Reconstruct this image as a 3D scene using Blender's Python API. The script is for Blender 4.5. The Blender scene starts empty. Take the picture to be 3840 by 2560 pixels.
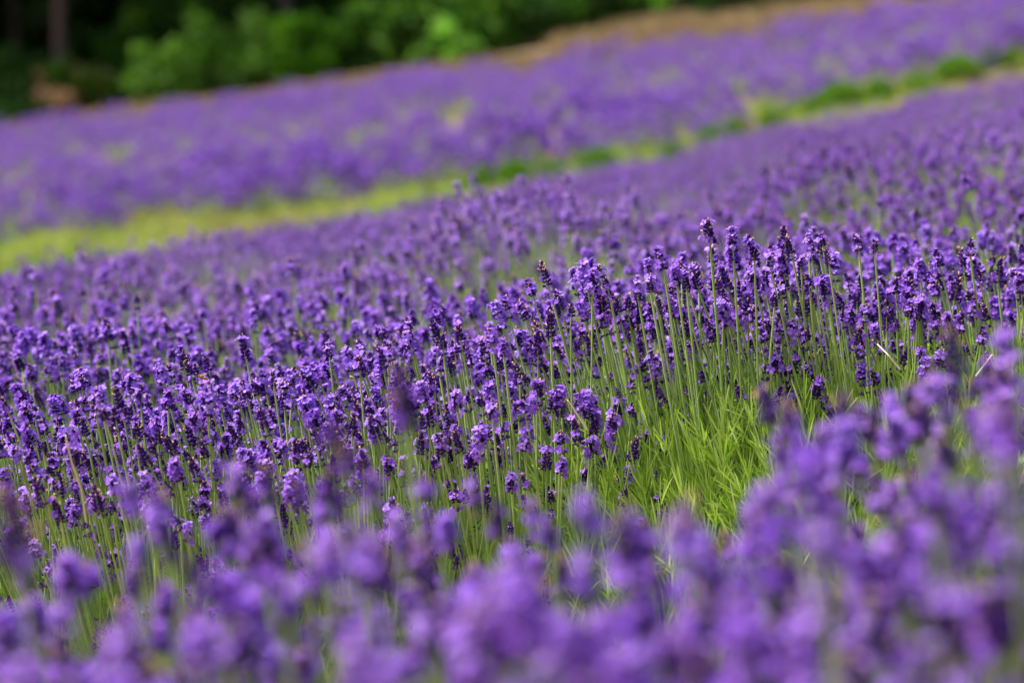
import bpy, math, random
import numpy as np
from mathutils import Matrix

# ------------------------------------------------------------------ camera, light, exposure
R_ = np.random.default_rng(7)
random.seed(7)
C = bpy.context.scene.collection
SC = bpy.context.scene
CAMZ = 0.77
PITCH = math.radians(4.85)
FPX = 10667.0                    # focal length in photo pixels (3840 wide)

cam_d = bpy.data.cameras.new('camera')
cam_d.lens = 100; cam_d.sensor_width = 36
cam_d.clip_start = 0.05; cam_d.clip_end = 2000
cam_d.dof.use_dof = True
cam_d.dof.focus_distance = 3.5
cam_d.dof.aperture_fstop = 4.1
cam = bpy.data.objects.new('camera', cam_d); C.objects.link(cam)
cam.location = (0, 0, CAMZ)
cam.rotation_euler = (math.radians(90) - PITCH, 0, 0)
SC.camera = cam

SUN_EL, SUN_AZ = math.radians(60), math.radians(-78)      # azimuth from +y (behind the trees), to the left
w = bpy.data.worlds.new('World'); SC.world = w; w.use_nodes = True
nt = w.node_tree; bg = nt.nodes['Background']
sky = nt.nodes.new('ShaderNodeTexSky'); sky.sky_type = 'NISHITA'; sky.sun_disc = False
sky.sun_elevation = SUN_EL; sky.sun_rotation = SUN_AZ
sky.air_density = 1.0; sky.dust_density = 5.0; sky.ozone_density = 0.6
nt.links.new(sky.outputs[0], bg.inputs[0]); bg.inputs[1].default_value = 0.075
sd = bpy.data.lights.new('sun', 'SUN'); sd.energy = 3.1; sd.angle = math.radians(22); sd.color = (1, .94, .86)
so = bpy.data.objects.new('sun', sd); C.objects.link(so)
so.rotation_euler = (math.pi/2 - SUN_EL, 0, -SUN_AZ + math.pi)   # light comes from azimuth SUN_AZ
SC.view_settings.view_transform = 'Standard'; SC.view_settings.look = 'None'
SC.view_settings.exposure = 1.25; SC.view_settings.gamma = 1
SC.cycles.max_bounces = 6; SC.cycles.diffuse_bounces = 3; SC.cycles.transmission_bounces = 4

def gz(x, y):                      # terrain height: a cross slope, a shallow dip at 16 m, then the far slope rises to the wood
    x = np.asarray(x, float); y = np.asarray(y, float)
    t = np.clip(y - 24, 0, None)
    rise = np.minimum(0.054*(np.sqrt(t*t + 1.0) - 1.0), 3.0)
    q = np.clip((y - 6.5)/9.5, 0, 1); q2 = np.clip((24 - y)/7.5, 0, 1)
    dip = (.22 + np.interp(x, [-3, -1.7, -1.2, 0, 2, 4], [.19, .03, -.01, -.02, -.13, -.23])) * q*q*(3 - 2*q) * np.where(y > 16.5, q2*q2*(3 - 2*q2), 1)
    return CAMZ - 0.767 + 0.16*40*np.tanh(x/40) + rise - dip

def ray(px, py):
    c, s = math.cos(PITCH), math.sin(PITCH)
    u, v = (px-1920)/FPX, (1280-py)/FPX
    return np.array([u, c + v*s, -s + v*c])
def at(px, py, d):                 # world point seen at photo pixel px,py, d metres ahead
    r = ray(px, py); r = r*(d/r[1]); return np.array([0, 0, CAMZ]) + r

# ------------------------------------------------------------------ materials
def mat(name, cols, rough=0.6, trans=0.0, rnd='island', noise=None, spec=0.12):
    m = bpy.data.materials.new(name); m.use_nodes = True
    n = m.node_tree.nodes; l = m.node_tree.links
    p = n['Principled BSDF']; p.inputs['Roughness'].default_value = rough
    p.inputs['Specular IOR Level'].default_value = spec
    ramp = n.new('ShaderNodeValToRGB')
    el = ramp.color_ramp.elements
    el[0].color = (*cols[0], 1); el[1].color = (*cols[-1], 1)
    for i, c in enumerate(cols[1:-1], 1):
        e = el.new(i/(len(cols)-1)); e.color = (*c, 1)
    if noise:
        tc = n.new('ShaderNodeTexCoord'); nz = n.new('ShaderNodeTexNoise'); nz.inputs['Scale'].default_value = noise
        nz.inputs['Detail'].default_value = 6
        l.new(tc.outputs['Object'], nz.inputs['Vector']); mr = n.new('ShaderNodeMapRange')
        mr.inputs[1].default_value = .3; mr.inputs[2].default_value = .7
        l.new(nz.outputs[0], mr.inputs[0]); src = mr.outputs[0]
    else:
        g = n.new('ShaderNodeNewGeometry'); oi = n.new('ShaderNodeObjectInfo')
        mx = n.new('ShaderNodeMix'); mx.data_type = 'FLOAT'
        mx.inputs[0].default_value = {'island': .35, 'object': .8}[rnd]
        l.new(g.outputs['Random Per Island'], mx.inputs[2]); l.new(oi.outputs['Random'], mx.inputs[3]); src = mx.outputs[0]
    l.new(src, ramp.inputs[0]); l.new(ramp.outputs[0], p.inputs['Base Color'])
    if trans:
        t = n.new('ShaderNodeBsdfTranslucent'); l.new(ramp.outputs[0], t.inputs[0])
        ms = n.new('ShaderNodeMixShader'); ms.inputs[0].default_value = trans
        l.new(p.outputs[0], ms.inputs[1]); l.new(t.outputs[0], ms.inputs[2])
        l.new(ms.outputs[0], n['Material Output'].inputs[0])
    return m

M = {
 'petal': mat('lilac_petal', [(.265, .083, .64), (.365, .15, .79), (.585, .39, .93)], .55, .3),
 'calyx': mat('violet_calyx', [(.028, .005, .090), (.055, .010, .17), (.10, .022, .28)], .55),
 'dried': mat('dried_corolla', [(.62, .36, .17), (.75, .52, .30)], .8),
 'bract': mat('brown_bract', [(.16, .055, .03), (.26, .11, .06)], .8),
 'stem': mat('green_stem', [(.27, .42, .08), (.34, .49, .13), (.41, .54, .20)], .5, 0, 'object'),
 'leaf': mat('lavender_leaf', [(.22, .40, .02), (.35, .53, .06), (.42, .56, .13), (.47, .54, .33)], .5, .45),
 'greenleaf': mat('unflowered_leaf', [(.12, .30, .02), (.20, .40, .04), (.30, .46, .08)], .55, .25),
 'straw': mat('pale_straw', [(.72, .58, .36), (.85, .78, .62)], .7),
 'soil': mat('soil', [(.13, .085, .055), (.24, .165, .11), (.42, .31, .22)], .95, noise=3.0),
 'grass': mat('bright_grass', [(.24, .36, .04), (.38, .48, .08), (.52, .56, .17), (.18, .28, .03)], .6, .3),
 'drygrass': mat('dry_grass', [(.17, .13, .05), (.30, .22, .11), (.46, .35, .20), (.13, .15, .03)], .8, .2),
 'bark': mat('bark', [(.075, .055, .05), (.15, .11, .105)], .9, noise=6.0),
 'shadedbark': mat('shaded_bark', [(.025, .02, .018), (.05, .04, .036)], .9, noise=6.0),  # bark copy with the wood's shade put into its colour, dims the other trunks
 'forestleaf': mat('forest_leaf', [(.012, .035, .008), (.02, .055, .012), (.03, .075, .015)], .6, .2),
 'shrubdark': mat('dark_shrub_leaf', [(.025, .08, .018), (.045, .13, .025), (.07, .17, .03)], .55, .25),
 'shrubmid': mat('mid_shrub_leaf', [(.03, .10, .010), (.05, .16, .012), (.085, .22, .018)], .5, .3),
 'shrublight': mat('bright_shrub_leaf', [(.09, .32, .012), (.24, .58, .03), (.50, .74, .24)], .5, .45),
 'dryleaf': mat('dry_shrub_leaf', [(.05, .08, .015), (.10, .12, .03), (.16, .14, .04), (.11, .14, .03), (.30, .20, .08), (.85, .60, .38)], .8, .15),
 'tanleaf': mat('tan_dead_leaf', [(.40, .26, .13), (.72, .50, .31)], .8, .15),
 'grassgreen': mat('green_grass', [(.10, .24, .02), (.20, .36, .04), (.28, .40, .07)], .6, .3),
 'beebody': mat('bee_fuzz', [(.50, .24, .03), (.62, .32, .06)], .7, noise=400),
 'beedark': mat('bee_band', [(.05, .025, .01), (.09, .045, .02)], .5, noise=400),
}
wing = bpy.data.materials.new('bee_wing'); wing.use_nodes = True
wb = wing.node_tree.nodes['Principled BSDF']; wb.inputs['Base Color'].default_value = (.75, .62, .5, 1)
wb.inputs['Alpha'].default_value = .45; wb.inputs['Roughness'].default_value = .25
M['wing'] = wing

# ------------------------------------------------------------------ geometry kit (numpy)
class G:
    def __init__(s, V, Q=None, T=None, m=0):
        s.V = np.asarray(V, float).reshape(-1, 3)
        s.Q = np.zeros((0, 4), int) if Q is None else np.asarray(Q, int).reshape(-1, 4)
        s.T = np.zeros((0, 3), int) if T is None else np.asarray(T, int).reshape(-1, 3)
        s.QM = np.full(len(s.Q), m, int) if np.isscalar(m) else m[0]
        s.TM = np.full(len(s.T), m, int) if np.isscalar(m) else m[1]
def cat(gs):
    gs = [g for g in gs if g is not None and len(g.V)]
    off = np.cumsum([0] + [len(g.V) for g in gs])
    return G(np.concatenate([g.V for g in gs]), np.concatenate([g.Q+o for g, o in zip(gs, off)]),
             np.concatenate([g.T+o for g, o in zip(gs, off)]),
             (np.concatenate([g.QM for g in gs]), np.concatenate([g.TM for g in gs])))
def inst(g, R, P):                 # copies of g with rotation(+scale) matrices R (n,3,3) at P (n,3)
    n, nv = len(P), len(g.V)
    if n == 0: return None
    V = (np.einsum('nij,vj->nvi', R, g.V) + P[:, None, :]).reshape(-1, 3)
    o = (np.arange(n)*nv)[:, None, None]
    return G(V, (g.Q[None]+o).reshape(-1, 4), (g.T[None]+o).reshape(-1, 3), (np.tile(g.QM, n), np.tile(g.TM, n)))
def frames(D, roll, scale=None):   # matrices whose z axis is D
    D = D/np.linalg.norm(D, axis=1, keepdims=True)
    ref = np.where(np.abs(D[:, 2:3]) > .95, np.array([[1., 0, 0]]), np.array([[0, 0, 1.]]))
    X = np.cross(ref, D); X /= np.linalg.norm(X, axis=1, keepdims=True)
    Y = np.cross(D, X)
    c, s = np.cos(roll)[:, None], np.sin(roll)[:, None]
    R = np.stack([c*X + s*Y, -s*X + c*Y, D], axis=2)
    return R if scale is None else R*np.asarray(scale).reshape(-1, 1, 1)
def mesh(name, g, mats, smooth=True):
    me = bpy.data.meshes.new(name)
    nq, nt_ = len(g.Q), len(g.T)
    me.vertices.add(len(g.V)); me.vertices.foreach_set('co', g.V.astype(np.float32).ravel())
    me.loops.add(nq*4+nt_*3); me.loops.foreach_set('vertex_index', np.concatenate([g.Q.ravel(), g.T.ravel()]).astype(np.int32))
    me.polygons.add(nq+nt_)
    me.polygons.foreach_set('loop_start', np.concatenate([np.arange(nq)*4, nq*4+np.arange(nt_)*3]).astype(np.int32))
    me.polygons.foreach_set('material_index', np.concatenate([g.QM, g.TM]).astype(np.int32))
    me.polygons.foreach_set('use_smooth', np.full(nq+nt_, smooth))
    for m in mats: me.materials.append(M[m])
    me.update(calc_edges=True); return me
def obj(name, me, parent=None, loc=None):
    o = bpy.data.objects.new(name, me); C.objects.link(o)
    if parent: o.parent = parent
    if loc is not None: o.location = loc
    return o
def tag(o, label=None, cat_=None, group=None, kind=None):
    if label: o['label'] = label
    if cat_: o['category'] = cat_
    if group: o['group'] = group
    if kind: o['kind'] = kind
    return o
def tube(P, r, sides=5, m=0, cap=True):            # P (n,3) path, r scalar or (n,)
    P = np.asarray(P, float); n = len(P); r = np.broadcast_to(r, (n,))
    D = np.gradient(P, axis=0)
    F = frames(D, np.zeros(n))
    a = np.arange(sides)*2*math.pi/sides
    ring = np.stack([np.cos(a), np.sin(a), 0*a], 1)
    V = np.einsum('nij,vj->nvi', F, ring)*r[:, None, None] + P[:, None, :]
    Q = [(i*sides+k, i*sides+(k+1) % sides, (i+1)*sides+(k+1) % sides, (i+1)*sides+k) for i in range(n-1) for k in range(sides)]
    V = V.reshape(-1, 3); T = None
    if cap:
        V = np.vstack([V, P[-1:]]); e = len(V)-1
        T = [((n-1)*sides+k, (n-1)*sides+(k+1) % sides, e) for k in range(sides)]
    return G(V, Q, T, m)
def bez(a, b, c, n):
    t = np.linspace(0, 1, n)[:, None]
    return (1-t)**2*a + 2*t*(1-t)*b + t*t*c

# ------------------------------------------------------------------ lavender flower heads.  slots: 0 stem 1 calyx 2 petal 3 dried 4 bract
HEADM = ['stem', 'calyx', 'petal', 'dried', 'bract']
def calyx_t(sides=6):
    z = np.array([0, .0009, .0024, .0038, .0045]); r = np.array([.0004, .00088, .00118, .00098, .0005])
    if sides == 4: z = z[[0, 2, 4]]; r = r[[0, 2, 4]]*1.15
    P = np.stack([0*z, 0*z, z], 1)
    return tube(P, r, sides, 1)
def corolla_t(rng, lod=0):
    out = []
    if lod == 0: out.append(tube(np.array([[0, 0, .0035], [0, 0, .0052], [0, 0, .0064]]), np.array([.0007, .0008, .0013]), 5, 2, False))
    base = rng.uniform(0, .4)
    for k in range(5):
        a = base + k*2*math.pi/5 + rng.normal(0, .12)
        big = 1.25 if k in (0, 4) else 1.0
        rr = np.array([.0008, .0026, .0040, .0046])*big*rng.uniform(.85, 1.1)
        ww = np.array([.0006, .0016, .0014, .0005])*big
        up = rng.uniform(-.4, .7)
        zz = .0060 + np.array([0, .0006, .0006+.001*up, .0004+.0016*up])
        ca, sa = math.cos(a), math.sin(a); V = []
        for r, w_, z in zip(rr, ww, zz):
            for s in (-1, 1): V.append((ca*r - sa*s*w_, sa*r + ca*s*w_, z + (.0003 if s > 0 else 0)))
        n = 4
        if lod: V = V[2:8]; n = 3
        out.append(G(V, [(2*i, 2*i+1, 2*i+3, 2*i+2) for i in range(n-1)], None, 2))
    return cat(out)
DRIED_T = tube(np.array([[0, 0, .0040], [.0002, 0, .0054], [.0006, .0002, .0072]]), np.array([.0005, .0006, .0008]), 4, 3)
BRACT_T = G([(0, 0, 0), (.0012, .0004, .0012), (0, 0, .0034), (-.0012, .0004, .0012)], [(0, 1, 2, 3)], None, 4)

def head(seed, bloom, size=1.0, lod=0, whorls=None, dried=.12):
    rng = np.random.default_rng(seed)
    nw = whorls or rng.integers(5, 8)
    zs, z = [], 0.0
    low = rng.random()
    for k in range(nw):
        zs.append(z)
        z += rng.uniform(.0037, .0047)
        if k == 0 and low < .5: z += rng.uniform(.003, .010)
        if k == 1 and low < .12: z += rng.uniform(.004, .008)
    ztop = zs[-1]
    P, D, fl = [], [], []
    for k, z in enumerate(zs):
        f = k/max(1, nw-1)
        n = rng.integers(9, 13) if lod == 0 else rng.integers(7, 9)
        if k == 0 and nw > 4: n = rng.integers(5, 9)
        if k == nw-1: n = rng.integers(4, 6)
        tilt0 = math.radians(62) * (1-f)**.6 + math.radians(14)
        a0 = rng.uniform(0, 6.28)
        for i in range(n):
            a = a0 + i*2*math.pi/n + rng.normal(0, .18); t = tilt0 + rng.normal(0, .14)
            if rng.random() < .3 and k < nw-1: t *= .6
            d = np.array([math.cos(a)*math.sin(t), math.sin(a)*math.sin(t), math.cos(t)])
            r0 = .0017*(1-f*.6) + rng.uniform(0, .0016)*(1-f*.7)
            P.append((math.cos(a)*r0, math.sin(a)*r0, z + rng.normal(0, .0007))); D.append(d); fl.append(f)
    P, D, fl = np.array(P), np.array(D), np.array(fl)
    n = len(P); roll = rng.uniform(0, 6.28, n); sc = rng.uniform(.85, 1.2, n)
    F = frames(D, roll, sc)
    gs = [inst(calyx_t(6 if lod == 0 else 4), F, P)]
    pb = bloom*(1 + .7*np.sin(fl*9 + rng.uniform(0, 6)))
    isb = rng.random(n) < pb
    isd = (~isb) & (rng.random(n) < dried*(.4 + 1.6*(fl > .6)))
    idx = np.where(isb)[0]
    D2 = D + rng.normal(0, .22, D.shape)
    F2 = frames(D2, roll, sc*rng.uniform(.85, 1.12, n))
    tmpl = [corolla_t(rng, lod) for _ in range(4)]
    for t in range(4):
        ii = idx[t::4]
        if len(ii): gs.append(inst(tmpl[t], F2[ii], P[ii]))
    ii = np.where(isd)[0]
    if len(ii): gs.append(inst(DRIED_T, F2[ii], P[ii]))
    if lod == 0:
        for z in zs:
            aa = rng.uniform(0, 6.28, 3); tt = rng.uniform(.8, 1.3, 3)
            DD = np.stack([np.cos(aa)*np.sin(tt), np.sin(aa)*np.sin(tt), np.cos(tt)], 1)
            gs.append(inst(BRACT_T, frames(DD, aa, np.full(3, 1.1)), np.tile([[0, 0, z-.0004]], (3, 1))))
    gs.append(tube(np.array([[0, 0, -.001], [0, 0, ztop*.5], [0, 0, ztop+.001]]), np.array([.0011, .0009, .0006]), 4, 0))
    g = cat(gs); g.V = g.V*size; return g

HEADS = {'full': [], 'half': [], 'bud': [], 'young': []}
for i in range(12): HEADS['full'].append(head(100+i, .25 + .012*i))
for i in range(10): HEADS['half'].append(head(200+i, .12, dried=.16))
for i in range(8): HEADS['bud'].append(head(300+i, .04, dried=.10))
for i in range(6): HEADS['young'].append(head(400+i, .02, .85, whorls=3 + i % 3, dried=0))
HEADMESH = {k: [mesh('flower_head', g, HEADM) for g in v] for k, v in HEADS.items()}
LOWHEADS = [head(500+i, .30 if i % 3 else .15, 1.04, lod=1) for i in range(10)]

# far away head: a dark spindle with a few petal flecks
def far_head(seed):
    rng = np.random.default_rng(seed)
    z = np.array([0, .012, .026, .038])*1.1; r = np.array([.003, .0095, .009, .002])
    g = [tube(np.stack([0*z, 0*z, z], 1), r, 5, 1)]
    n = 9
    a = rng.uniform(0, 6.28, n); zz = rng.uniform(.004, .040, n)
    q = .0076
    petal = G([(-q, -q*.7, .001), (q, -q*.7, 0), (q, q*.7, .001), (-q, q*.7, 0)], [(0, 1, 2, 3)], None, 2)
    D = np.stack([np.cos(a), np.sin(a), rng.uniform(.1, 1.2, n)], 1)
    P = np.stack([np.cos(a)*.009, np.sin(a)*.009, zz], 1)
    g.append(inst(petal, frames(D, a), P)); return cat(g)
FARHEADS = [far_head(i) for i in range(6)]

# ------------------------------------------------------------------ foliage
def leaf_t(L, w_, bend, m=0):
    z = np.array([0, .35, .75, 1.])*L; wd = np.array([.35, 1, .9, .25])*w_/2
    y = bend*L*(z/L)**2
    V = [(s*b, yy + abs(s)*.0, zz) for b, yy, zz in zip(wd, y, z) for s in (-1, 1)]
    return G(V, [(2*i, 2*i+1, 2*i+3, 2*i+2) for i in range(3)], None, m)
def foliage(seed, R, Hh, n, L=(.026, .05), w_=.0030, m=0, hollow=.0):
    """a mound of narrow leaves on short leafy shoots"""
    rng = np.random.default_rng(seed)
    ns = max(1, n//14); gs = []
    u = np.sqrt(rng.uniform(hollow, 1, ns)); a = rng.uniform(0, 6.28, ns)
    top = Hh*np.sqrt(np.clip(1 - .8*u*u, 0, 1))
    tip = np.stack([R*u*np.cos(a), R*u*np.sin(a), top*rng.uniform(.45, 1.05, ns)], 1)
    sd_ = np.stack([.75*np.cos(a)*u, .75*np.sin(a)*u, np.ones(ns)], 1) + rng.normal(0, .22, (ns, 3)) + np.array([-.12, 0, 0])
    sd_ /= np.linalg.norm(sd_, axis=1, keepdims=True)
    k = 14
    t = rng.uniform(0, 1, (ns, k))
    P = tip[:, None, :] - sd_[:, None, :]*(t*.09)[..., None]
    D = sd_[:, None, :]*1.9 + rng.normal(0, .5, (ns, k, 3))
    P = P.reshape(-1, 3); D = D.reshape(-1, 3)
    keep = P[:, 2] > .005; P, D = P[keep], D[keep]
    sc = rng.uniform(L[0], L[1], len(P))
    F = frames(D, rng.uniform(0, 6.28, len(P)), sc)
    tm = [leaf_t(1, w_/((L[0]+L[1])/2), b, m) for b in (-.12, .02, .14)]
    for j in range(3): gs.append(inst(tm[j], F[j::3], P[j::3]))
    return cat(gs)
FOLIAGE = [mesh('foliage', foliage(20+i, .30, .27, 15000, (.022, .044), .0018), ['leaf']) for i in range(4)]

# ------------------------------------------------------------------ stalk layout
def layout(rng, n, R, H, lean=-.10, fall=.25, jit=.03, short=.3, front=None, shortmax=.13):
    u = np.sqrt(rng.uniform(0, 1, n)); a = rng.uniform(0, 6.28, n)
    x, y = R*u*np.cos(a), R*u*np.sin(a)
    h = H*(1 - fall*u*u) + rng.normal(0, jit, n)
    sh = rng.random(n) < short
    h = h - sh*rng.uniform(.02, shortmax, n)
    if front is not None:
        k = y > front; x, y, h, sh, u, a = x[k], y[k], h[k], sh[k], u[k], a[k]
    h = np.clip(h - .035, .12, None)
    tip = np.stack([x + lean*h, y, h], 1)
    base = np.stack([x*.55, y*.50, np.full(len(x), .03)], 1)
    ctrl = np.stack([x*.78 + lean*h*.40, y*.72, h*.55], 1) + rng.normal(0, .012, (len(x), 3))
    return base, ctrl, tip, sh

NB = [0]
def near_bush(x, y, H, R, n, label, seed, group, front=None, short=.3, shortmax=.13, fall=.25, mixw=(.55, .3, .15), extra=None,
              jit=.03, lean=-.10, fol=1.0, hs=1.0, folz=1.0, sharp=False, dark=False):
    rng = np.random.default_rng(seed)
    root = bpy.data.objects.new('lavender_bush', None); C.objects.link(root); root.empty_display_size = .05
    root.location = (x, y, float(gz(x, y)))
    tag(root, label, 'lavender', group)
    f = obj('foliage', FOLIAGE[seed % 4], root); f.rotation_euler = (0, 0, rng.uniform(0, 6.28)); f.scale = (fol, fol, fol*folz)
    base, ctrl, tip, sh = layout(rng, n, R, H, lean, fall, jit, short, front, shortmax)
    if extra:                                   # stalks that stand out in the photo: tip given in the world
        for (p, hx) in extra:
            t = np.array(p) - np.array(root.location)
            b = np.array([t[0]*.45 + .05, t[1]*.5, .03]); c = np.array([t[0]*.75 + .03, t[1]*.75, t[2]*.5])
            base = np.vstack([b, base]); ctrl = np.vstack([c, ctrl]); tip = np.vstack([t, tip]); sh = np.concatenate([[False], sh])
    ne = len(extra) if extra else 0
    score = tip[:, 2] - .45*tip[:, 1] + rng.normal(0, .02, len(tip)); score[:ne] += 9
    order = np.argsort(-score)
    rest = []
    for j, i in enumerate(order):
        P = bez(base[i], ctrl[i], tip[i], 8)
        d = tip[i] - ctrl[i] + rng.normal(0, .02, 3); d /= np.linalg.norm(d)
        thick = rng.uniform(.0010, .0015)
        g = tube(P, thick*np.linspace(1.25, 1, 8), 4, 0, False)
        kd = 'bud' if (dark and i < ne) else 'young' if (sh[i] and rng.random() < .55) else ('full', 'half', 'bud')[rng.choice(3, p=mixw)]
        Fm = frames(d[None], rng.uniform(0, 6.28, 1), [rng.uniform(.74, 1.16)*hs*(1.3 if dark and i < ne else 1)])[0]
        v = rng.integers(len(HEADS[kd]))
        if j < 100:
            g.V = g.V - base[i]
            s = obj('flower_stalk', mesh('flower_stalk', g, ['stem']), root, base[i])
            hd = bpy.data.objects.new('flower_head', HEADMESH[kd][v]); C.objects.link(hd); hd.parent = s
            mtx = np.eye(4); mtx[:3, :3] = Fm; mtx[:3, 3] = tip[i] - base[i]
            hd.matrix_basis = Matrix(mtx.tolist())
        else:
            rest.append(g); rest.append(inst((HEADS[kd][v] if sharp else LOWHEADS[rng.integers(10)]), Fm[None], tip[i][None]))
    if rest:
        tag(obj('flower_stalks', mesh('flower_stalks', cat(rest), HEADM), root), kind='stuff')
    NB[0] += 1
    return root

ORD = ['first', 'second', 'third', 'fourth', 'fifth', 'sixth', 'seventh', 'eighth', 'ninth', 'tenth', 'eleventh', 'twelfth', 'thirteenth', 'fourteenth', 'fifteenth', 'sixteenth']

# ------------------------------------------------------------------ ground, one sheet to the horizon
ys = np.concatenate([np.linspace(-30, 0, 7)[:-1], np.linspace(0, 26, 60)[:-1], np.linspace(26, 90, 60)[:-1], np.linspace(90, 600, 12)])
xs = np.concatenate([np.linspace(-500, -30, 8)[:-1], np.linspace(-30, 30, 90)[:-1], np.linspace(30, 500, 8)])
XX, YY = np.meshgrid(xs, ys)
ZZ = gz(XX, YY) + .008*np.sin(XX*5.1 + 1.3*np.sin(YY*3)) * np.cos(YY*4.3)
nx, ny = len(xs), len(ys)
q = [(j*nx+i, j*nx+i+1, (j+1)*nx+i+1, (j+1)*nx+i) for j in range(ny-1) for i in range(nx-1)]
tag(obj('ground', mesh('ground', G(np.stack([XX, YY, ZZ], 2).reshape(-1, 3), q), ['soil'])), kind='structure')

# ------------------------------------------------------------------ near lavender: two blurred front rows, the sharp row, the row behind it
GF, GS, G2 = 'blurred lavender bushes in the foreground', 'lavender bushes of the sharp row', 'lavender bushes of the row behind the sharp one'
def hgt(px, py, d):                # stalk height whose top shows at px,py at distance d
    p = at(px, py, d); x = p[0] + .045; return x, d, p[2] - float(gz(x, d))
fore = [  # px, top py, d, R, n, label, tall ones
 (1250, 1690, 2.00, .14, 46, 'blurred lavender bush with two tall dark spikes at bottom centre, before the sharp row', [(1500, 1345, 2.05), (1535, 1420, 2.0), (1290, 1560, 1.85), (1330, 1640, 1.8)]),
 (1850, 1770, 2.10, .09, 22, 'low blurred lavender bush just below the middle of the picture', []),
 (3720, 1330, 2.10, .15, 62, 'large blurred lavender bush rising highest over the lower right foreground', [(3590, 1225, 2.1)]),
 (3150, 1580, 1.95, .09, 28, 'blurred lavender bush left of the tallest foreground bush, under the sharp stems', [(2900, 1500, 2.35), (2960, 1530, 2.3)]),
 (2650, 1790, 2.35, .07, 10, 'sparse blurred lavender bush at the foot of the green clearing', []),
 (560, 1930, 1.95, .13, 38, 'thin blurred lavender bush over the green gap at lower left', []),
 (-40, 1990, 1.75, .11, 22, 'blurred lavender bush cut by the left edge of the picture', [(70, 1900, 1.6)]),
 (1450, 2050, 1.50, .15, 44, 'very blurred lavender bush along the bottom edge left of its middle', []),
 (2350, 2000, 1.60, .15, 44, 'very blurred lavender bush along the bottom edge below the green clearing', []),
 (3150, 1850, 1.55, .15, 48, 'very blurred lavender bush filling the bottom right area', []),
 (3800, 1750, 1.50, .12, 30, 'very blurred lavender bush in the bottom right corner', []),
 (330, 2330, 1.45, .10, 26, 'very blurred lavender bush low in the bottom left corner', []),
 (2000, 2180, 1.32, .13, 26, 'most blurred lavender bush at the very bottom, in the middle', []),
 (2900, 2080, 1.30, .13, 26, 'most blurred lavender bush at the very bottom, right of the middle', []),
 (850, 2250, 1.60, .12, 24, 'very blurred pale lavender bush at the bottom edge toward the left', []),
]
def hero(px, py, d): p = at(px, py, d); return (p - np.array([0, 0, .036]), 0)
for i, (px, py, d, R, n, lab, ex) in enumerate(fore):
    x, y, H = hgt(px, py, d)
    near_bush(x, y, H, R, int(n*2.6) if n > 24 else n, lab, 40+i, GF, fall=.22, short=.5, shortmax=.19, mixw=(.42, .36, .22), dark=True, fol=.55, jit=.018, hs=1.14 if d < 1.9 else 1.0, extra=[hero(*e) for e in ex])

# the sharp row
def hero(px, py, d): p = at(px, py, d); return (p - np.array([0, 0, .036]), 0)
focus = [ # px, top py, d, R, n, front
 (-150, 1470, 3.50, .26, 120, -.2, .14, []),
 (420, 1420, 3.45, .27, 150, None, .16, [(780, 1440, 3.3), (385, 1440, 3.3), (1095, 1345, 3.55)]),
 (1080, 1330, 3.50, .27, 150, None, .16, [(1235, 1225, 3.45), (1455, 1245, 3.45), (965, 1368, 3.4), (1350, 1300, 3.4)]),
 (1720, 1230, 3.55, .25, 150, None, .18, [(2065, 1150, 3.45), (2140, 1110, 3.45), (2222, 985, 3.5), (1890, 1220, 3.35), (1850, 1205, 3.4)]),
 (2480, 960, 3.60, .22, 135, -.095, .20, [(2663, 800, 3.5), (2490, 900, 3.5), (2752, 865, 3.5), (2830, 865, 3.5), (2440, 985, 3.45), (2540, 960, 3.45)]),
 (3070, 900, 3.62, .22, 130, -.10, .20, [(2975, 865, 3.55), (3045, 865, 3.55), (3222, 830, 3.55), (3282, 840, 3.55), (3110, 885, 3.5)]),
 (3720, 960, 3.68, .26, 120, -.14, .18, [(3690, 945, 3.6), (3535, 930, 3.65)]),
]
for i, (px, py, d, R, n, front, sm, ex) in enumerate(focus):
    x, y, H = hgt(px, py+60, d)
    lab = ['lavender bush cut by the left edge in the sharp row', 'dense sharp lavender bush with the hovering bee, left of centre',
           'sharp lavender bush left of the dark foreground spike, one bush right of the bee',
           'sharp lavender bush at the centre, left of the green clearing', 'tallest sharp lavender bush, right above the green clearing of bare leaves',
           'sharp lavender bush with a pair of high dark spikes right of the tallest one', 'sharp lavender bush cut by the right edge in the sharp row'][i]
    near_bush(x, y, H, R, [270, 400, 400, 390, 370, 360, 290][i], lab, 60+i, GS, sharp=True, hs=.98, lean=-.14, front=front, short=.52, shortmax=sm+.07 if px < 2000 else sm+.03, fall=.2, mixw=(.5, .32, .18) if px < 1500 else (.36, .4, .24),
              extra=[hero(*e) for e in ex], jit=.026, folz=1.0 if px < 2000 else 1.22, fol=1.0 if px < 2000 else 1.1)
# the row behind
x0 = -1.05; k = 0
for i, (px, py) in enumerate([(-200, 1190), (290, 1165), (760, 1150), (1250, 1120), (1720, 1110), (2200, 1040), (2700, 940), (3200, 870), (3700, 840)]):
    d = 4.65 + .1*math.sin(i*2.1)
    x, y, H = hgt(px, py - 25*math.sin(i*1.7), d)
    near_bush(x, y, H + .02*math.sin(i*2.7), .27, 150, f'{ORD[i]} lavender bush from the left in the softly blurred row behind the sharp one', 80+i, G2, short=.3, fall=.2, mixw=(.62, .28, .1))

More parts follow.
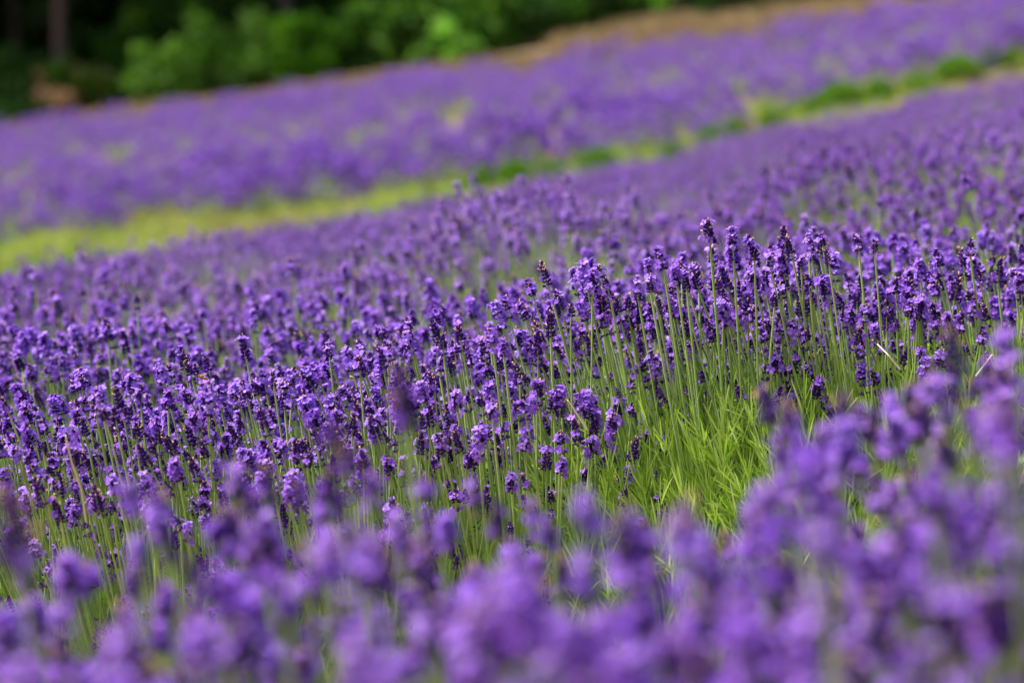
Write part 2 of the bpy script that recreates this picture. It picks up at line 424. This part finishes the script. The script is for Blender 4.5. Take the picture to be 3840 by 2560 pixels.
for i, (px, py) in enumerate([(-120, 1255), (420, 1235), (930, 1275), (1480, 1235), (2020, 1160), (2620, 1050), (3250, 965), (3850, 960)]):
    d = 4.08 + .06*math.sin(i*1.3)
    x, y, H = hgt(px, py - 22*math.sin(i*2.3), d)
    near_bush(x, y, H, .25, 130, f'{ORD[i]} lavender bush from the left filling close behind the sharp row, only slightly blurred', 120+i, G2, short=.35, fall=.2, mixw=(.58, .3, .12), sharp=True)

# ------------------------------------------------------------------ middle rows: shared meshes
def bush_geo(seed, R, H, n, heads, stem_n=4, fall=.25, lean=-.1, thick=.0011, jit=.021, hs=1.0):
    rng = np.random.default_rng(seed)
    base, ctrl, tip, sh = layout(rng, n, R, H, lean, fall, jit, .25)
    gs = []
    for i in range(len(tip)):
        gs.append(tube(bez(base[i], ctrl[i], tip[i], stem_n), thick, 3, 0, False))
        d = tip[i]-ctrl[i]
        gs.append(inst(heads[rng.integers(len(heads))], frames(d[None], rng.uniform(0, 6.28, 1), [rng.uniform(.9, 1.15)*hs]), tip[i][None]))
    return cat(gs)
MIDSTALK = [mesh('flower_stalks', bush_geo(700+i, .31, [.48, .45, .50, .47, .52][i], 175, LOWHEADS), HEADM) for i in range(5)]
DENSEHEADS = [head(520+i, .34 if i % 3 else .18, .82, lod=1) for i in range(8)]
DENSE = [mesh('flower_stalks', bush_geo(720+i, .33, [.48, .46, .49, .47][i], 300, DENSEHEADS, 3, .2, thick=.0008), HEADM) for i in range(4)]
MIDFOL = [mesh('foliage', foliage(30+i, .30, .27, 1600, w_=.0045), ['leaf']) for i in range(3)]
GM = 'lavender bushes in the soft purple rows before the green strip'
def mid_bush(x, y, i, label, s=1.0, dense=False):
    root = bpy.data.objects.new('lavender_bush', None); C.objects.link(root); root.empty_display_size = .05
    root.location = (x, y, float(gz(x, y))); root.scale = (s, s, s*random.uniform(.95, 1.05))
    tag(root, label, 'lavender', GM)
    rz = random.uniform(-.5, .5)
    f = obj('foliage', MIDFOL[i % 3], root); f.rotation_euler = (0, 0, random.uniform(0, 6.28))
    st = obj('flower_stalks', DENSE[i % 4] if dense else MIDSTALK[i % 5], root); st.rotation_euler = (0, 0, rz); st['kind'] = 'stuff'
    NB[0] += 1
def near_edge(x): return 16.4
cnt = 0
for r, yr in enumerate([5.6, 6.4, 7.2, 8.0, 8.8, 9.6, 10.4, 11.2, 12.0, 12.8, 13.6, 14.4, 15.2, 16.0]):
    hw = .18*yr + .55
    x = -hw + random.uniform(0, .3); k = 0
    while x < hw:
        y = yr + .05*x + random.uniform(-.12, .12)
        if y < near_edge(x) - .15:
            lab = (f'{ORD[k]} lavender bush from the left in the second blurred row behind the sharp one' if r == 0 else
                   f'soft purple lavender bush in the {ORD[r+1]} row behind the sharp one')
            tall = 1.0
            if r < 2 and -.09 < x/y < .02: tall = 1.08 + .05*math.sin(x*4)
            elif x/y < -.09 and r < 5: tall = 1.12 - .025*r
            elif r < 2: tall = 1.02
            elif r in (3, 4, 5): tall = .95
            mid_bush(x, y, cnt, lab, random.uniform(.94, 1.06)*tall, r >= 2); cnt += 1; k += 1
        x += random.uniform(.36, .46)

for i, (x, y) in enumerate([(-1.15, 3.5), (1.05, 3.72), (-1.2, 4.1), (1.2, 4.15), (-1.3, 4.65), (1.3, 4.7), (-.75, 2.0), (.85, 2.05), (-.7, 1.5), (.72, 1.5)]):
    mid_bush(x, y, i, 'lavender bush at the end of a near row, just beyond the edge of the picture', .94)

# ------------------------------------------------------------------ far field
def ground_hit(px, py):
    d = np.linspace(17, 75, 6000); r = ray(px, py)
    z = CAMZ + r[2]/r[1]*d; g = gz(r[0]/r[1]*d, d)
    k = np.where(z <= g)[0]
    return float(d[k[0]]) if len(k) else 75.0
def line(pts):
    P = np.array([((px-1920)/FPX*ground_hit(px, py), ground_hit(px, py)) for px, py in pts])
    print(np.round(P, 1).tolist()); return lambda x: float(np.interp(x, P[:, 0], P[:, 1]))
far_front = line([(0, 965), (663, 892), (1490, 790), (1800, 745), (2200, 688), (2540, 632), (2660, 560), (3000, 465), (3300, 397), (3600, 338), (3840, 290)])
far_edge = line([(0, 552), (300, 505), (700, 478), (900, 440), (1270, 385), (1700, 325), (2200, 285), (2800, 192), (3100, 165), (3450, 92), (3840, 38)])
def far_geo(seed, R, H, n, lean=-.05):
    g1 = bush_geo(seed, R, H, n, FARHEADS, 3, .6, lean, .0012, .03, 1.22)
    g2 = foliage(seed, R*1.0, H*.5, 190, (.05, .09), .012, 5)
    return cat([g1, g2])
FARM = HEADM + ['leaf']
FARG = [far_geo(800+i, .30, .40, [130, 120, 100, 55, 125, 22][i]) for i in range(6)]
FAR = [mesh('lavender_bush', g, FARM) for g in FARG]
pts = []
yr = 25.0
row = 0
while yr < 60:
    hw = .18*yr + 1.4
    x = -hw + random.uniform(0, .5)
    while x < hw:
        y = yr + random.uniform(-.16, .16)
        if far_front(x) + .2 + (.8 if x < -1 else 1.3)*max(0, math.sin(x*2.7 + 1) * math.sin(x*1.1)) < y < far_edge(x) - .3 and random.random() > .04 + .13*max(0, math.sin(x*1.3 + y*.4)*math.sin(y*.8 - x*.3)): pts.append((x, y))
        x += random.uniform(.46, .66)
    yr += .98; row += 1
pts.sort(key=lambda p: p[1] - .2*abs(p[0]))
n_ind = max(0, 296 - NB[0])
parts = []
for i, (x, y) in enumerate(pts):
    pn = .5 + .5*math.sin(x*1.9 + 2*math.sin(y*.7))*math.cos(y*1.3 - x*.5)
    v = random.choices(range(6), weights=[5, 4, 3, .4 + 2.4*pn, 4, .15 + 1.5*pn*pn])[0]
    s = random.uniform(.65, 1.35); rz = random.uniform(0, 6.28)
    if i < n_ind:
        o = obj('lavender_bush', FAR[v], None, (x, y, float(gz(x, y)))); o.rotation_euler = (0, 0, rz); o.scale = (s, s, s*random.uniform(.9, 1.1))
        tag(o, 'small far lavender bush in the front rows just beyond the green strip', 'lavender', 'lavender bushes beyond the green strip')
    else:
        c, sn = math.cos(rz)*s, math.sin(rz)*s
        parts.append((v, [[c, -sn, 0], [sn, c, 0], [0, 0, s]], (x, y, float(gz(x, y)))))
LIGHT = [far_geo(850+i, .31, .40, [80, 74, 64, 34, 78, 14][i]) for i in range(6)]
gs = []
for v in range(6):
    sel = [p for p in parts if p[0] == v]
    if sel: gs.append(inst(LIGHT[v], np.array([p[1] for p in sel]), np.array([p[2] for p in sel])))
tag(obj('lavender_field', mesh('lavender_field', cat(gs), FARM)), 'blurred purple lavender filling the far slope below the woods', 'lavender field', kind='stuff')
print('individual bushes', NB[0], 'far', len(pts), 'ind', n_ind)

# ------------------------------------------------------------------ green strip: domed green bushes, grass
DOME = [mesh('green_bush', cat([foliage(900+i, .92, .95, 9000, (.16, .30), .06, 0)]), ['greenleaf']) for i in range(3)]
domes = [(3150, 425, 170, 90), (3300, 395, 115, 75), (3450, 360, 130, 62), (3590, 330, 160, 95), (3725, 290, 120, 85), (3830, 265, 110, 90),
         (3060, 462, 100, 70), (2960, 480, 85, 60), (2885, 500, 80, 70), (2670, 565, 110, 75), (2755, 540, 90, 70), (2520, 640, 100, 80), (2250, 690, 150, 105), (2075, 715, 110, 90),
         (1935, 738, 140, 105), (1800, 755, 90, 100), (2640, 600, 110, 60), (3960, 240, 130, 90)]
dlab = {3: 'broadest green dome bush on the bare earth near the right edge', 0: 'green dome bush with a dark foot left of the bare earth',
        12: 'largest green bush in the middle of the green strip'}
for i, (px, py, wpx, hpx) in enumerate(domes):
    d = ground_hit(px, py)
    p = at(px, py, d); s = wpx/FPX*d/2*1.12
    o = obj('green_bush', DOME[i % 3], None, (p[0], d, float(gz(p[0], d)) - .01)); o.scale = (s, s, hpx/FPX*d/.85)
    o.rotation_euler = (0, 0, i*1.3)
    rk = sorted(range(len(domes)), key=lambda j: domes[j][0]).index(i)
    tag(o, dlab.get(i, f'rounded green bush, number {rk+1} from the left along the green strip' if False else f'rounded green bush, {(["first","second","third","fourth","fifth","sixth","seventh","eighth","ninth","tenth","eleventh","twelfth","thirteenth","fourteenth","fifteenth","sixteenth","seventeenth","eighteenth"])[rk]} from the left along the green strip'),
        'bush', 'green unflowered bushes along the green strip')

def tufts(seed, pos, L, w_, nb, m=0, spread=.06):
    rng = np.random.default_rng(seed); n = len(pos)
    P = np.repeat(pos, nb, 0) + np.concatenate([rng.normal(0, spread, (n*nb, 2)), np.zeros((n*nb, 1))], 1)
    D = np.concatenate([rng.normal(0, .55, (n*nb, 2)), np.ones((n*nb, 1))], 1)
    sc = rng.uniform(L[0], L[1], n*nb)
    return inst(leaf_t(1, w_/((L[0]+L[1])/2), .3, m), frames(D, rng.uniform(0, 6.28, n*nb), sc), P)
rng = np.random.default_rng(5)
N = 18000
gx = rng.uniform(-6.6, 6.2, N); gy = np.array([rng.uniform(18.5, far_front(x)+2.4) for x in gx])
dens = np.interp(gx, [-1, 0, 2.6, 4.4, 6], [1, .8, .5, .12, .06])
lump = .5 + .5*np.sin(gx*2.3 + 1.5*np.sin(gy*1.1))*np.cos(gy*1.9 + gx*.7)
ff = np.array([far_front(v) for v in gx])
dens = np.maximum(dens, .5*np.clip((3.2 - gx)/2, 0, 1)*(gy > ff - 1.6 + .5*np.sin(gx*3)))
keep = rng.random(N) < dens*(.45 + .55*lump)
gp = np.stack([gx, gy, gz(gx, gy)], 1)[keep]
gt = tufts(6, gp, (.05, .17), .016, 9)
gn = np.sin(gp[:, 0]*1.7 + 2.1*np.sin(gp[:, 1]*.9)) * np.sin(gp[:, 1]*1.35 - gp[:, 0]*.6 + 1) + rng.normal(0, .25, len(gp))
gt.QM = np.repeat(np.where(gn > .28, 1, np.where(gn < -.62, 2, 0)), 27)
tag(obj('grass', mesh('grass', gt, ['grass', 'grassgreen', 'drygrass'])), 'bright yellow green grass of the strip between the two lavender fields', 'grass', kind='stuff')

# ------------------------------------------------------------------ edge of the wood
def clump_geo(seed, n_clump, per, rx, ry, rz, leaf, m=0, cr=.32, mix=None):
    """leaf clumps spread through an ellipsoid"""
    rng = np.random.default_rng(seed)
    v = rng.normal(0, 1, (n_clump, 3)); v /= np.linalg.norm(v, axis=1, keepdims=True)
    v *= rng.uniform(.35, 1.15, (n_clump, 1))
    cen = v*np.array([rx, ry, rz])
    rad = cr*min(rx, rz)*rng.uniform(.6, 1.25, n_clump)
    u = rng.normal(0, 1, (n_clump, per, 3)); u /= np.linalg.norm(u, axis=2, keepdims=True)
    P = (cen[:, None, :] + u*(rad[:, None, None]*rng.uniform(.6, 1.05, (n_clump, per, 1)))).reshape(-1, 3)
    D = (u*.6 + rng.normal(0, .45, u.shape) + np.array([0, -.1, .1])).reshape(-1, 3)
    sc = rng.uniform(.7, 1.3, len(P))*leaf
    lf = G([(0, 0, 0), (.36, .1, .45), (0, 0, 1.05), (-.32, .1, .45)], [(0, 1, 2, 3)], None, m)
    g = inst(lf, frames(D, rng.uniform(0, 6.28, len(P)), sc), P)
    if mix is not None: g.QM = np.repeat(rng.choice(len(mix), n_clump*2, p=mix), per//2)   # each half clump draws one leaf tone at random
    return g
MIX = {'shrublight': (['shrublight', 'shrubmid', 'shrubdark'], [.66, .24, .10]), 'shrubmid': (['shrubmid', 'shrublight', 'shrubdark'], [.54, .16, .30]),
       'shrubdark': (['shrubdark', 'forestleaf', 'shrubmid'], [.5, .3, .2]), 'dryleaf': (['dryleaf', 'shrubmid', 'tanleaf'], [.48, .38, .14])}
def shrub(px, py, wpx, hpx, d, m, label, seed, leaf=.17, nc=34, per=46, kindname='shrub', cat_='shrub'):
    p = at(px, py, d); sx, sz = wpx/FPX*d/2, hpx/FPX*d/2
    root = bpy.data.objects.new(kindname, None); C.objects.link(root)
    zb = float(gz(p[0], d)); root.location = (p[0], d, zb)
    tag(root, label, cat_)
    zc = p[2] - zb
    g = clump_geo(seed, int(nc*1.6), per, sx*.98, min(sx, 1.3)*.8, sz*.98, leaf, 0, .26, MIX[m][1]); g.V = g.V + np.array([0, 0, zc])
    g.V = g.V[:, :] ; obj('foliage', mesh('foliage', g, MIX[m][0]), root)
    rng = np.random.default_rng(seed); st = []
    for k in range(7):
        e = np.array([rng.uniform(-.7, .7)*sx, rng.uniform(-.4, .4), zc + rng.uniform(-.3, .5)*sz])
        st.append(tube(bez(np.array([e[0]*.15, e[1]*.2, -.05]), np.array([e[0]*.4, e[1]*.4, e[2]*.6]), e, 6), np.linspace(.03, .008, 6), 5, 0))
    obj('branches', mesh('branches', cat(st), ['bark']), root)
    return root
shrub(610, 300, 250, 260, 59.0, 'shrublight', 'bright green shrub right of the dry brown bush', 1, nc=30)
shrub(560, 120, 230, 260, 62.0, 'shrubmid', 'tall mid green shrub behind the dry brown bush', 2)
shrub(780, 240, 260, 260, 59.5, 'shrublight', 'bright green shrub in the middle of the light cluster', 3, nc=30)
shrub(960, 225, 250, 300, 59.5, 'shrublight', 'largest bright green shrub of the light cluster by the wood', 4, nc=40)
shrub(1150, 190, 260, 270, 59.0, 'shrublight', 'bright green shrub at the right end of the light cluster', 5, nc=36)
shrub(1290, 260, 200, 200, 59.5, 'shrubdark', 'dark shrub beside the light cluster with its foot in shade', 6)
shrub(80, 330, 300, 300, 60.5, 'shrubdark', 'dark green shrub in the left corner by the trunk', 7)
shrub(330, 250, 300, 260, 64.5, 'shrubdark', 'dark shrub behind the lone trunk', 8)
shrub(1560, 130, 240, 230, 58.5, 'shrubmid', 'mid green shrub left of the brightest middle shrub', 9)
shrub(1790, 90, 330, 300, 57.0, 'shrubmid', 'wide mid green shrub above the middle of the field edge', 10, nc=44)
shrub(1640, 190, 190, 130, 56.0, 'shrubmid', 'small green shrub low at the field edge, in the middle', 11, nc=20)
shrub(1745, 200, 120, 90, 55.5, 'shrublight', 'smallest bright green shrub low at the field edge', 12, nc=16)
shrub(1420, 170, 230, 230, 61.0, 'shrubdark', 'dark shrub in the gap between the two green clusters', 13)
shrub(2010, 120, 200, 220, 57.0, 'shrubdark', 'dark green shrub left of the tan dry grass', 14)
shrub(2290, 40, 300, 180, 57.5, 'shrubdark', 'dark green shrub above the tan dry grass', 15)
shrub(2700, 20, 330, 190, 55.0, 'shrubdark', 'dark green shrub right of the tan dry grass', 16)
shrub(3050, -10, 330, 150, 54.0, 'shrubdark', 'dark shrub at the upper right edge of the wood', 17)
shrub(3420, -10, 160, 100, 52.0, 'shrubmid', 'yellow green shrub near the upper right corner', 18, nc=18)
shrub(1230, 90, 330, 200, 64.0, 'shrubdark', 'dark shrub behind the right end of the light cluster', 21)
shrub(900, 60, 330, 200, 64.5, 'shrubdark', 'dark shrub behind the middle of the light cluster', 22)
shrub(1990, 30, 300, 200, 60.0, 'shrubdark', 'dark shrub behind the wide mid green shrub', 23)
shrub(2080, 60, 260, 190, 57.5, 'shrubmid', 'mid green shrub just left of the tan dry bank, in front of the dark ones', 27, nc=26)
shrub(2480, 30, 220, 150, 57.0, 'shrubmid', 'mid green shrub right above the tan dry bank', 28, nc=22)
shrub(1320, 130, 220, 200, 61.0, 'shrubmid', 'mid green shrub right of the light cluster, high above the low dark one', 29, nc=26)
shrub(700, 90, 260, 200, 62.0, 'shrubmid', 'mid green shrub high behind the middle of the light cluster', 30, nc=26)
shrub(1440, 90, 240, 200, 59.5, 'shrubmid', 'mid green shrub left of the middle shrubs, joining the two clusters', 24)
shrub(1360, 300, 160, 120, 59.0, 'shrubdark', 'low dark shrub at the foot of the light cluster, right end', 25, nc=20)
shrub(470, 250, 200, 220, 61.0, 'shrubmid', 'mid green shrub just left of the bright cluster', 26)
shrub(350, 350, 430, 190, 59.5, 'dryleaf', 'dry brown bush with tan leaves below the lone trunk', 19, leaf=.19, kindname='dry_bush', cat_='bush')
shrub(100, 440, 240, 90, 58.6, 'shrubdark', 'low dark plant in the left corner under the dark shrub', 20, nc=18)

def dry_pts(poly, n, seed):
    rng = np.random.default_rng(seed); out = []
    for _ in range(n):
        k = rng.integers(len(poly)); px0, px1, d0, d1 = poly[k]
        px = rng.uniform(px0, px1); d = rng.uniform(d0, d1)
        x = (px-1920)/FPX*d; out.append((x, d))
    out = np.array(out); return np.stack([out[:, 0], out[:, 1], gz(out[:, 0], out[:, 1])], 1)
strip = []
for px in range(-150, 4000, 60):
    x = (px-1920)/FPX*55; e = far_edge(x)
    strip.append((px, px+62, e-.3, e+4.2))
dp = dry_pts(strip, 7000, 1)
dg = [tufts(11, dp, (.15, .34), .02, 8, 0, .08)]
dp2 = dry_pts([(2090, 2600, 50.8, 53.5), (2300, 2600, 52, 55), (2600, 3350, 47.5, 51.5)], 1300, 2)
dg.append(tufts(12, dp2, (.15, .42), .02, 9, 0, .12))
tag(obj('dry_grass', mesh('dry_grass', cat(dg), ['drygrass'])), 'tan dry grass between the lavender field and the dark wood', 'grass', kind='stuff')

# trees: tapered trunk, limbs, leafy crown
def crown_geo(seed, r, h0, h1, n=46, per=70):
    g = clump_geo(seed, n, per, r, r, (h1-h0)/2, .30, 0, .34); g.V = g.V + np.array([0, 0, (h0+h1)/2]); return g
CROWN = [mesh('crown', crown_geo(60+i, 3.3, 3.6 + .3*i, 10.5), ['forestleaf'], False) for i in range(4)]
def trunk_mesh(seed, r, h, bk='shadedbark'):
    rng = np.random.default_rng(seed); z = np.linspace(-.1, h, 9)
    P = np.stack([.06*np.sin(z*.7 + rng.uniform(0, 6)), .06*np.cos(z*.6), z], 1); P[:, :2] -= P[0, :2]
    gs = [tube(P, r*np.linspace(1.15, .45, 9), 10, 0)]
    for k in range(6):
        i = rng.integers(4, 8); a = rng.uniform(0, 6.28); e = P[i] + np.array([math.cos(a)*1.7, math.sin(a)*1.7, 1.2])
        gs.append(tube(bez(P[i], P[i] + np.array([math.cos(a)*.8, math.sin(a)*.8, .3]), e, 5), np.linspace(r*.35, .02, 5), 5, 0))
    return mesh('trunk', cat(gs), [bk])
TR = [trunk_mesh(i, .155, 8.5, 'bark' if i == 0 else 'shadedbark') for i in range(4)]
trees = [(236, 60.5, 'tree with a straight bare trunk at upper left, before the dark wood', .82), (75, 68, 'thin dark trunk tree left of the lone pale trunk', .7),
         (1085, 63, 'tree with a grey trunk behind the light green shrubs', 1.1), (820, 66, 'dim brown trunk tree behind the light green cluster', 1.1),
         (2560, 56.5, 'tree with a dark trunk right of the tan dry grass', 1.1), (1500, 66, 'dark tree in the gap left of the middle shrubs', 1.0),
         (2030, 61, 'dark trunk tree behind the shrub left of the tan grass', 1.0), (3000, 58, 'dark tree above the upper right field edge', 1.0),
         (3500, 57, 'dark tree over the upper right corner', 1.0), (-250, 63, None, 1.0), (4000, 57, None, 1.0), (-700, 64, None, 1.0), (4500, 60, None, 1.0)]
for i in range(22):
    px = -900 + (i % 11)*520 + (260 if i > 10 else 0)
    trees.append((px + (380 if -50 < px < 500 else 0), 70 + (i//11)*5 + random.uniform(-1, 1), None, 1.1))
for i, (px, d, lab, s) in enumerate(trees):
    x = (px-1920)/FPX*d
    t = bpy.data.objects.new('tree', None); C.objects.link(t); t.location = (x, d, float(gz(x, d)))
    tag(t, lab or 'dark tree in the shade deep inside the wood behind the shrubs', 'tree', 'trees of the dark wood')
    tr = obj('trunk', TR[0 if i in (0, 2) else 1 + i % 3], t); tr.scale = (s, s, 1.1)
    cr = obj('crown', CROWN[i % 4], t); cr.rotation_euler = (0, 0, i*1.9); cr.scale = (1.1, 1.1, 1.1)
# undergrowth deep in the wood
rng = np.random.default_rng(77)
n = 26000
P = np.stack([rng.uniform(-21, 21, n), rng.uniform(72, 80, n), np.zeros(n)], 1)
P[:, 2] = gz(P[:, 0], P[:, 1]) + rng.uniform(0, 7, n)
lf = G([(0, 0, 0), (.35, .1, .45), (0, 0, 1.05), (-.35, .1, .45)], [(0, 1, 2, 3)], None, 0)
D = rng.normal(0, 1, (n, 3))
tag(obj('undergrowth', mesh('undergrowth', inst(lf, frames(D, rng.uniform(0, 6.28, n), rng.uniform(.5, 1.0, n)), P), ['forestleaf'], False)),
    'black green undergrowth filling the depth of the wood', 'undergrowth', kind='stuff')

# ------------------------------------------------------------------ honeybees
def ell(cx, cz, rx, ry, rz, cols, rings=11, sides=14):
    th = np.linspace(0, math.pi, rings); V = []; Q = []; QM = []
    for t in th:
        for k in range(sides):
            a = k*2*math.pi/sides
            V.append((cx - math.cos(t)*rx, math.sin(t)*math.cos(a)*ry, cz + math.sin(t)*math.sin(a)*rz))
    for i in range(rings-1):
        for k in range(sides):
            Q.append((i*sides+k, i*sides+(k+1) % sides, (i+1)*sides+(k+1) % sides, (i+1)*sides+k)); QM.append(cols[i % len(cols)])
    g = G(V, Q); g.QM = np.array(QM); return g
def bee(px, py, d, rot, label, s=1.0):
    root = bpy.data.objects.new('honeybee', None); C.objects.link(root)
    root.location = at(px, py, d); root.rotation_euler = rot; root.scale = (s, s, s)
    tag(root, label, 'bee', 'honeybees at the lavender')
    body = [ell(.0036, -.0003, .0034, .0019, .0018, [0, 0, 1, 0, 0, 1, 0, 1, 0, 1]), ell(-.0012, 0, .0020, .0019, .0019, [0]),
            ell(-.0038, -.0004, .0011, .0013, .0013, [1, 0, 0, 0, 0, 0, 0, 0, 1, 1])]
    for sx in (-1, 1):
        for k, x0 in enumerate((-.0020, -.0010, .0002)):
            body.append(tube(np.array([[x0, sx*.0010, -.0012], [x0-.0004+.0006*k, sx*.0026, -.0018], [x0+.0010*k, sx*.0026, -.0042]]), np.array([.0004, .00035, .0002]), 5, 1))
        body.append(tube(np.array([[-.0044, sx*.0004, .0004], [-.0056, sx*.0010, .0010], [-.0066, sx*.0012, .0002]]), .00015, 4, 1))
    obj('body', mesh('body', cat(body), ['beebody', 'beedark']), root)
    for sx in (-1, 1):
        for (L, w_, ang) in ((.0085, .0028, .5), (.0060, .0022, .95)):
            t = np.linspace(0, 1, 7); wd = np.sin(np.pi*np.clip(t*.92+.06, 0, 1))*w_/2
            V = []
            for tt, ww in zip(t, wd):
                x = tt*L*math.sin(ang)*.8; y = sx*(tt*L*math.cos(ang)*.55 + .0008)
                V += [(x - ww - .0006, y, .0016 + tt*.0042), (x + ww - .0006, y, .0016 + tt*.0040)]
            obj('wing', mesh('wing', G(V, [(2*i, 2*i+1, 2*i+3, 2*i+2) for i in range(6)]), ['wing']), root)
bee(758, 1412, 3.27, (0, math.radians(28), math.radians(8)), 'golden honeybee hovering at the top of a sharp lavender spike, left of centre', 1.0)
bee(2556, 1450, 3.62, (0, math.radians(-50), math.radians(60)), 'brown honeybee half hidden between the stems at the green clearing', 1.0)
bee(1728, 1174, 4.3, (0, math.radians(60), math.radians(20)), 'blurred orange honeybee on a soft spike above the sharp row', 1.0)

# ------------------------------------------------------------------ pale dry stalks
def stalk(pts, r, label):
    P = np.array([at(*p) for p in pts]); o0 = P[0].copy()
    t = np.linspace(0, len(P)-1, 14); Q = np.stack([np.interp(t, np.arange(len(P)), P[:, k]) for k in range(3)], 1) - o0
    tag(obj('dry_stalk', mesh('dry_stalk', tube(Q, r*np.linspace(1.1, .8, 14), 5, 0), ['straw']), None, o0), label, 'stalk')
stalk([(330, 2000, 3.22), (308, 1850, 3.2), (290, 1790, 3.18), (268, 1730, 3.16), (252, 1660, 3.14), (246, 1628, 3.14)], .0011, 'pale bent dry stalk upright among sharp flowers at the left')
stalk([(3375, 1385, 3.4), (3330, 1330, 3.4), (3290, 1290, 3.42)], .0010, 'pale straw leaning among the stems at the right')
stalk([(3660, 1410, 3.3), (3690, 1370, 3.3), (3722, 1328, 3.3)], .0011, 'pale stem tilted right under a sharp flower head near the right edge')
stalk([(2200, 1610, 3.35), (2150, 1530, 3.35), (2128, 1498, 3.35)], .0010, 'short white withered blade at the left of the green clearing')
